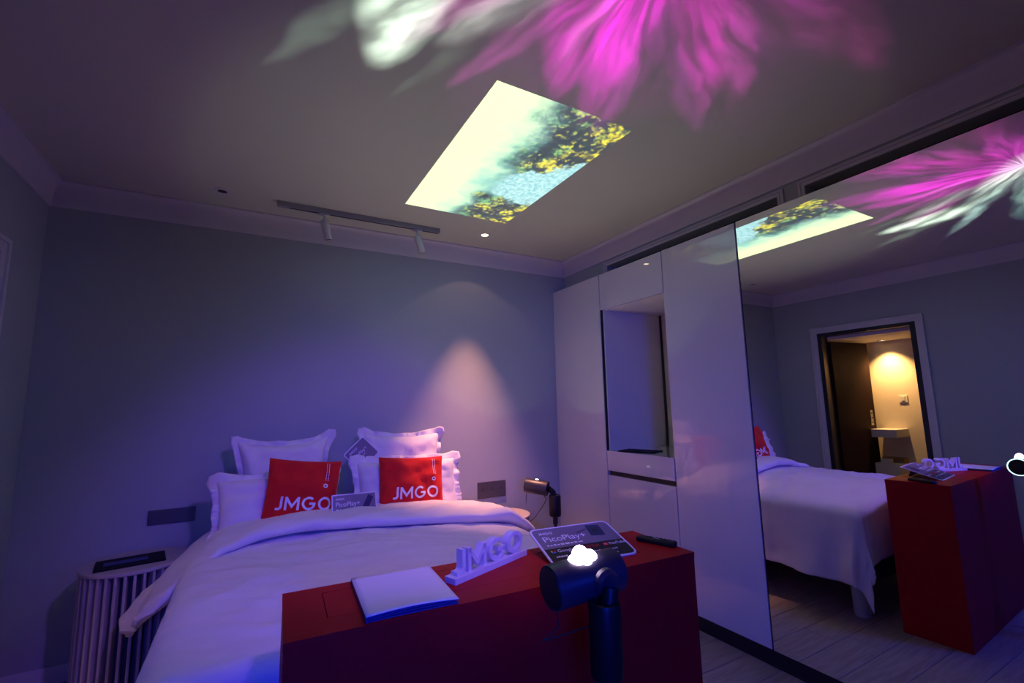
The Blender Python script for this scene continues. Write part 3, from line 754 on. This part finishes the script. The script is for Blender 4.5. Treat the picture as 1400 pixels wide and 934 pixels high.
# ================================================================== PROJECTORS ON STANDS
def projector(name, lab, center, axis, L, R, ring, lens_m, lens_scale):
    ax = Vector(axis).normalized()
    zz = Vector((0, 0, 1)); zz = (zz-ax*zz.dot(ax)).normalized(); yy = zz.cross(ax)
    rot = Matrix((ax, yy, zz)).transposed()
    t = thing(name, lab, 'projector', center, rot)
    h = L/2
    obj('shell', lathe(bmesh.new(), [(R*0.90, -h+0.004), (R*0.97, -h+0.001), (R, -h+0.006), (R, h), (R*0.985, h+0.004), (R*0.965, h+0.004), (R*0.955, h-0.003)], 56, 'x'), 'body', t, 'auto')
    obj('speaker_grille', lathe(bmesh.new(), [(R*0.89, -h+0.0035), (R*0.86, -h-0.001), (R*0.5, -h-0.002), (0.002, -h-0.002)], 56, 'x'), 'rubber', t, 'auto')
    obj('end_cap', lathe(bmesh.new(), [(R*0.86, h-0.004), (R*0.84, h+0.0008), (0.002, h+0.0012)], 56, 'x'), 'plastic', t, 'auto')
    if ring:
        obj('light_ring', lathe(bmesh.new(), [(R*0.88, h-0.004), (R*0.88, h+0.0015), (R*0.95, h+0.0015), (R*0.95, h-0.004)], 56, 'x', cap=False), 'glow_ring', t)
    b = lathe(bmesh.new(), [(R*0.50, R*0.86), (R*0.50, R*1.02), (R*0.44, R*1.03), (R*0.44, R*0.9)], 32, org=(0, 0, 0), cap=False)
    ls_ = obj('lens_bezel', b, 'plastic', t, 'auto')
    b = bmesh.new()
    if lens_scale > 0.6:
        for (dx, dy, rr, hh) in ((-0.020, -0.006, 0.021, 0.016), (0.004, 0.010, 0.022, 0.028), (0.020, -0.004, 0.021, 0.018), (0.0, -0.012, 0.020, 0.015)):
            prof_ = [(rr*math.cos(a*PI/2/7), R*0.93+hh*math.sin(a*PI/2/7)) for a in range(8)]
            prof_[-1] = (0.0005, prof_[-1][1]); lathe(b, [(rr, R*0.80)]+prof_, 24, org=(dx, dy, 0))
    else:
        lathe(b, [(R*0.43*lens_scale, R*0.95), (R*0.40*lens_scale, R*1.02), (0.001, R*1.035)], 24)
    obj('effect_lens' if lens_scale > 0.6 else 'lens', b, lens_m, ls_, 'auto')
    return t, rot
# near one, with the aurora lens
pc = Vector((0.745, 0.985, 0.964))
pj, rot = projector('portable_projector', 'dark cylindrical projector with a blazing white effect lens on top, nearest', pc, (1, -0.03, 0.05), 0.196, 0.052, True, 'glow', 1.0)
b = bmesh.new(); tube(b, [(0.03, -0.050, 0.0), (0.03, -0.058, 0.0), (0.03, -0.066, -0.002)], [0.034, 0.033, 0.026], 28); obj('pivot_boss', b, 'body', pj, 'auto')
b = tube(bmesh.new(), [(-0.088, -0.01, -0.045), (-0.09, -0.012, -0.070), (-0.086, -0.014, -0.082)], 0.0016, 6)
tube(b, [(-0.086, -0.014, -0.082), (-0.13, -0.02, -0.096), (-0.14, -0.02, -0.098), (-0.08, -0.03, -0.097), (-0.02, -0.035, -0.094), (0.005, -0.045, -0.086)], 0.0016, 6)
obj('wrist_strap', b, 'rubber', pj)
def stand(name, lab, x, y, ztop, zbot, r, arm):
    t = thing(name, lab, 'stand', (x, y, 0))
    b = lathe(bmesh.new(), [(r*0.80, zbot), (r*0.97, zbot+0.006), (r, zbot+0.03), (r, ztop-0.008), (r*0.93, ztop), (r*0.72, ztop), (r*0.70, ztop-0.012)], 36)
    obj('grip', b, 'plastic', t, 'auto')
    b = tube(bmesh.new(), arm, [0.021]*len(arm), 18); obj('arm', b, 'plastic', t, 'auto')
    obj('pole', lathe(bmesh.new(), [(0.018, zbot+0.002), (0.018, zbot-0.05), (0.012, zbot-0.052), (0.012, 0.30), (0.016, 0.298), (0.016, 0.10)], 20), 'rubber', t, 'auto')
    for k in range(3):
        a = k*2*PI/3+0.5; d = Vector((math.cos(a), math.sin(a), 0))
        lg = obj('leg', tube(bmesh.new(), [Vector((0, 0, 0.30))+d*0.012, d*0.16+Vector((0, 0, 0.016))], [0.008, 0.007], 10), 'rubber', t, 'auto')
        obj('foot', tube(bmesh.new(), [d*0.163+Vector((0, 0, 0.0)), d*0.163+Vector((0, 0, 0.02))], 0.011, 12), 'rubber', lg, 'auto')
    return t
stand('projector_stand', 'black tripod stand with fat grip in front of the red podium', 0.752, 0.915, 0.932, 0.765, 0.038,
      [(0.010, 0.0, 0.905), (0.016, 0.0, 0.935), (0.022, 0.003, 0.958)])
# far one, beside the bed
fc = Vector((1.845, 2.955, 0.800))
pj2, rot2 = projector('portable_projector', 'dark cylindrical projector beside the wardrobe corner, small bright lens on top', fc, (0.66, -0.74, -0.12), 0.165, 0.052, False, 'glow_small', 0.55)
b = tube(bmesh.new(), [(-0.06, -0.03, -0.045), (-0.06, -0.032, -0.10), (-0.055, -0.032, -0.14), (-0.05, -0.032, -0.10), (-0.055, -0.03, -0.046)], 0.0022, 6); obj('wrist_strap', b, 'rubber', pj2)
stand('projector_stand', 'black tripod stand with fat grip between the bed and the wardrobe', 1.945, 2.868, 0.745, 0.595, 0.043,
      [(0.0, 0.0, 0.72), (-0.012, 0.004, 0.765), (-0.04, 0.016, 0.79)])
cb = tube(bmesh.new(), [Vector(p) for p in [(1.875, 2.90, 0.742), (1.885, 2.89, 0.72), (1.86, 2.87, 0.70), (1.82, 2.86, 0.665), (1.775, 2.86, 0.62), (1.74, 2.88, 0.585), (1.72, 2.93, 0.569), (1.70, 3.02, 0.567)]], 0.003, 8)
tag(obj('power_cable', cb, 'rubber', smooth=True), 'thin black cable hanging from the far projector to the right bedside table', 'cable')

# ================================================================== BEDSIDE TABLES
def bedside(lab, x, y, zt_, r, nsl):
    t = thing('bedside_table', lab, 'bedside table', (x, y, 0), group='slatted bedside tables')
    obj('top', lathe(bmesh.new(), [(r-0.004, zt_-0.018), (r, zt_-0.014), (r, zt_-0.004), (r-0.004, zt_)], 72), 'slat', t, 'auto')
    obj('core', lathe(bmesh.new(), [(r-0.06, 0.02), (r-0.06, zt_-0.018)], 48), 'bedframe', t, 'auto')
    obj('base', lathe(bmesh.new(), [(r-0.01, 0.0), (r-0.004, 0.004), (r-0.004, 0.02)], 72), 'slat', t, 'auto')
    me = bpy.data.meshes.new('slat'); q = bx(r-0.055, r-0.006, -0.0065, 0.0065, 0.02, zt_-0.018, bev=0.003, seg=2); q.to_mesh(me); q.free(); me.materials.append(M['slat'])
    for k in range(nsl):
        s = obj('slat', me, None, t); s.rotation_euler = (0, 0, 2*PI*k/nsl)
    return t
bedside('round white slatted bedside table left of the bed with a black booklet on top', -0.50, 3.243, 0.62, 0.228, 36)
bedside('round white slatted bedside table right of the bed under the wall socket', 1.705, 3.235, 0.575, 0.215, 36)
bk = thing('booklet', 'thin black booklet lying on the left bedside table', 'booklet', (-0.515, 3.22, 0.62), (0, 0, 0.16))
obj('cover', bx(-0.145, 0.145, -0.10, 0.10, 0, 0.007, bev=0.001), 'screen', bk)
obj('cover_picture', bx(-0.11, 0.07, -0.03, 0.035, 0.007, 0.0074), 'ink_blue', bk)

# ================================================================== LIGHT THROWN BY THE TWO PROJECTORS
def thrown_light(name, loc, watts, angle, build):
    """upward spot whose colour depends on direction; build(g, X, Y) gets the ceiling point that each ray would reach"""
    l = bpy.data.lights.new(name, 'SPOT'); l.energy = watts; l.spot_size = math.radians(angle); l.spot_blend = 0.15; l.shadow_soft_size = 0.0
    o = bpy.data.objects.new(name, l); C.objects.link(o); o.location = loc; o.rotation_euler = (PI, 0, 0)
    l.use_nodes = True; t = l.node_tree; g = NG(t)
    em = next(n for n in t.nodes if n.type == 'EMISSION')
    ge = g.n('ShaderNodeNewGeometry'); sp = g.n('ShaderNodeSeparateXYZ'); t.links.new(ge.outputs['Incoming'], sp.inputs[0])
    H = ZC-loc[2]
    X = g.m('ADD', g.m('MULTIPLY', g.m('DIVIDE', sp.outputs[0], sp.outputs[2]), H), loc[0])
    Y = g.m('ADD', g.m('MULTIPLY', g.m('DIVIDE', sp.outputs[1], sp.outputs[2]), H), loc[1])
    # even picture: undo the falloff with angle
    k = g.m('DIVIDE', 1.0, g.m('POWER', g.m('MAXIMUM', g.m('ABSOLUTE', sp.outputs[2]), 0.2), 3.0))
    col, st = build(g, X, Y)
    t.links.new(col, em.inputs['Color']); t.links.new(g.m('MULTIPLY', st, k), em.inputs['Strength'])
    return o
def picture(g, X, Y):
    s = g.m('DIVIDE', g.m('SUBTRACT', Y, 1.537), 1.323)           # 0 = near edge, 1 = edge by the track light
    t = g.m('DIVIDE', g.m('SUBTRACT', X, 0.822), 0.756)           # 0 = sky edge, 1 = foreground edge
    ins = g.m('MULTIPLY', g.m('MULTIPLY', g.m('GREATER_THAN', s, 0), g.m('LESS_THAN', s, 1)), g.m('MULTIPLY', g.m('GREATER_THAN', t, 0), g.m('LESS_THAN', t, 1)))
    v = g.xyz(g.m('MULTIPLY', s, 1.75), t)
    big = g.noise(v, 3.2, 4, 0.6).outputs['Fac']; mid = g.noise(v, 9, 5, 0.65).outputs['Fac']; fine = g.noise(v, 27, 4, 0.7).outputs['Fac']
    w1 = g.m('MULTIPLY', g.m('SUBTRACT', big, 0.5), 0.5); w2 = g.m('MULTIPLY', g.m('SUBTRACT', mid, 0.5), 0.22)
    tw_ = g.m('ADD', g.m('ADD', t, w1), w2); sw_ = g.m('ADD', g.m('ADD', s, g.m('MULTIPLY', w1, 0.5)), w2)
    sky = (0.68, 0.82, 0.46); mist = (0.16, 0.46, 0.50)
    base = g.mix(g.ss(tw_, 0.12, 0.62), sky, mist)
    deep = g.mix(g.ss(mid, 0.35, 0.65), (0.05, 0.17, 0.17), (0.18, 0.42, 0.42))
    base = g.mix(g.m('MULTIPLY', g.ss(tw_, 0.38, 0.62), 0.75), base, deep)
    # tree crowns: clumps of several sizes with fine leaves
    vd = g.n('ShaderNodeVectorMath', operation='ADD'); g.t.links.new(v, vd.inputs[0])
    nd_ = g.noise(v, 14, 4, 0.7); sc_ = g.n('ShaderNodeVectorMath', operation='SCALE'); g.t.links.new(nd_.outputs['Color'], sc_.inputs[0]); sc_.inputs['Scale'].default_value = 0.09
    g.t.links.new(sc_.outputs[0], vd.inputs[1])
    vo = g.n('ShaderNodeTexVoronoi'); g.t.links.new(vd.outputs[0], vo.inputs['Vector']); vo.inputs['Scale'].default_value = 6.0
    vo2 = g.n('ShaderNodeTexVoronoi'); g.t.links.new(vd.outputs[0], vo2.inputs['Vector']); vo2.inputs['Scale'].default_value = 22
    cr_ = g.ss(vo.outputs['Distance'], 0.75, 0.05); cr2 = g.ss(vo2.outputs['Distance'], 0.8, 0.1)
    leaf_ = g.ss(g.m('ADD', g.m('MULTIPLY', fine, 1.25), g.m('ADD', g.m('MULTIPLY', cr_, 0.40), g.m('MULTIPLY', cr2, 0.35))), 0.78, 1.30)
    patch = g.noise(v, 5.5, 3, 0.6).outputs['Fac']
    hue = g.ss(g.m('ADD', g.m('MULTIPLY', patch, 0.9), g.m('ADD', g.m('MULTIPLY', t, 0.45), g.m('MULTIPLY', fine, 0.3))), 0.78, 1.10)
    bright = g.mix(hue, (0.12, 0.33, 0.15), (0.74, 0.62, 0.03))
    tree = g.mix(leaf_, (0.008, 0.035, 0.035), bright)
    m1 = g.m('MULTIPLY', g.ss(sw_, 0.60, 0.46), g.ss(g.m('ADD', tw_, g.m('MULTIPLY', s, -0.25)), 0.26, 0.56))
    m2 = g.m('MULTIPLY', g.ss(sw_, 0.66, 0.76), g.ss(tw_, 0.34, 0.62))
    # water between the two banks
    wt = g.mix(g.ss(fine, 0.35, 0.65), (0.16, 0.38, 0.48), (0.38, 0.62, 0.70))
    lower = g.m('ADD', 0.30, g.m('MULTIPLY', g.m('SUBTRACT', 1.0, t), 0.42)); upper = g.m('ADD', 0.74, g.m('MULTIPLY', g.m('SUBTRACT', 1.0, t), -0.12))
    mw = g.m('MULTIPLY', g.ss(g.m('SUBTRACT', sw_, lower), -0.02, 0.03), g.ss(g.m('SUBTRACT', upper, sw_), -0.02, 0.03))
    mw = g.m('MULTIPLY', mw, g.ss(t, 0.50, 0.62))
    c = g.mix(m1, base, tree); c = g.mix(m2, c, tree); c = g.mix(mw, c, wt)
    # stray light of the lens, added around the picture to lift the ceiling
    du_ = g.m('SUBTRACT', X, 1.2); dv_ = g.m('SUBTRACT', Y, 2.2)
    d2 = g.m('ADD', g.m('MULTIPLY', du_, du_), g.m('MULTIPLY', dv_, dv_))
    stray = g.m('MULTIPLY', g.m('DIVIDE', 1.0, g.m('ADD', 1.0, g.m('MULTIPLY', g.m('MULTIPLY', d2, d2), 0.45))), 0.040)
    return g.mix(ins, (0.86, 1.0, 0.70), c), g.m('MAXIMUM', ins, stray)
LF = rot2 @ Vector((0, 0, 0.0545)) + fc
thrown_light('ceiling_picture_beam', tuple(LF), 385, 105, picture)
BLOBS = [  # ceiling x, y, half length, half width, turn off the radial direction, colour, strength
    (0.38, 1.40, 0.20, 0.105, -34, (0.82, 1.0, 0.95), 2.8), (0.14, 1.56, 0.24, 0.04, -15, (0.6, 0.9, 0.75), 0.28), (0.56, 1.64, 0.17, 0.025, 0, (0.6, 0.9, 0.75), 0.20),
    (0.68, 1.24, 0.20, 0.055, 0, (0.9, 0.95, 1.0), 0.8), (0.53, 1.34, 0.20, 0.045, 0, (1.0, 0.06, 0.8), 0.6), (0.76, 1.36, 0.24, 0.04, 0, (1.0, 0.10, 0.85), 0.45),
    (0.97, 1.16, 0.28, 0.10, -12, (1.0, 0.0, 0.85), 1.0), (1.14, 1.18, 0.34, 0.085, 0, (1.0, 0.0, 0.88), 0.95), (1.08, 1.02, 0.24, 0.09, 0, (1.0, 0.0, 0.9), 0.9), (1.30, 1.28, 0.30, 0.06, 8, (0.95, 0.04, 0.9), 0.4),
    (1.42, 0.98, 0.30, 0.065, 12, (1.0, 0.0, 0.75), 0.8), (1.58, 0.98, 0.28, 0.05, 15, (1.0, 0.06, 0.8), 0.55), (1.60, 1.20, 0.26, 0.06, 0, (0.8, 0.05, 0.8), 0.25), (1.78, 0.74, 0.30, 0.09, 0, (0.9, 0.05, 0.6), 0.25),
    (0.88, 0.80, 0.22, 0.075, 0, (0.9, 0.95, 1.0), 1.6), (0.62, 1.00, 0.34, 0.06, 0, (0.75, 1.0, 0.95), 1.1), (0.36, 1.08, 0.34, 0.045, 0, (0.65, 0.95, 1.0), 0.8),
    (0.14, 1.22, 0.30, 0.035, 0, (0.55, 0.9, 1.0), 0.6), (0.44, 0.84, 0.34, 0.05, 0, (0.6, 0.95, 0.95), 0.7), (0.10, 0.92, 0.30, 0.05, 0, (0.4, 0.8, 0.85), 0.4),
    (1.10, 1.10, 0.60, 0.40, 30, (0.9, 0.02, 0.9), 0.16), (1.45, 0.95, 0.5, 0.3, 0, (0.7, 0.02, 0.7), 0.10),
    (1.22, 0.70, 0.28, 0.07, 0, (1.0, 0.06, 0.9), 0.8), (0.96, 0.98, 0.27, 0.035, 0, (1.0, 0.25, 0.95), 0.6), (0.78, 0.55, 0.3, 0.08, 0, (0.8, 0.5, 1.0), 0.6),
]
AC = (0.95, 0.72)
def aurora(g, X, Y):
    v = g.xyz(X, Y)
    n1 = g.noise(v, 2.4, 2, 0.5); sp = g.n('ShaderNodeSeparateColor'); g.t.links.new(n1.outputs['Color'], sp.inputs[0])
    Xw = g.m('ADD', X, g.m('MULTIPLY', g.m('SUBTRACT', sp.outputs[0], 0.5), 0.15)); Yw = g.m('ADD', Y, g.m('MULTIPLY', g.m('SUBTRACT', sp.outputs[1], 0.5), 0.15))
    total = None
    for (bx_, by_, hl_, hw_, an, colr, st) in BLOBS:
        an = math.atan2(by_-AC[1], bx_-AC[0])+math.radians(an)
        c, s = math.cos(an), math.sin(an)
        dx = g.m('SUBTRACT', Xw, bx_); dy = g.m('SUBTRACT', Yw, by_)
        a = g.m('ADD', g.m('MULTIPLY', dx, c/hl_), g.m('MULTIPLY', dy, s/hl_)); q = g.m('ADD', g.m('MULTIPLY', dx, -s/hw_), g.m('MULTIPLY', dy, c/hw_))
        # sharper towards the outer tip, soft behind
        q = g.m('MULTIPLY', q, g.m('ADD', 1.0, g.m('MULTIPLY', a, 0.25)))
        r = g.m('ADD', g.m('MULTIPLY', a, a), g.m('MULTIPLY', q, q))
        f = g.m('MULTIPLY', g.ss(r, 2.8, -0.2), st)
        x = g.n('ShaderNodeVectorMath', operation='SCALE'); x.inputs[0].default_value = colr; g.t.links.new(f, x.inputs['Scale'])
        if total is None: total = x.outputs[0]
        else:
            y_ = g.n('ShaderNodeVectorMath', operation='ADD'); g.t.links.new(total, y_.inputs[0]); g.t.links.new(x.outputs[0], y_.inputs[1]); total = y_.outputs[0]
    ux = g.m('SUBTRACT', Xw, AC[0]); uy = g.m('SUBTRACT', Yw, AC[1])
    phi = g.m('ARCTAN2', uy, ux); rho = g.m('SQRT', g.m('ADD', g.m('MULTIPLY', ux, ux), g.m('MULTIPLY', uy, uy)))
    n2 = g.noise(g.xyz(g.m('MULTIPLY', phi, 5.0), g.m('MULTIPLY', rho, 1.6)), 1.6, 3, 0.55).outputs['Fac']
    return total, g.m('ADD', 0.25, g.m('MULTIPLY', g.ss(n2, 0.3, 0.72), 1.0))
LN = rot @ Vector((0, 0, 0.0915)) + pc
thrown_light('aurora_beam', tuple(LN), 85, 120, aurora)
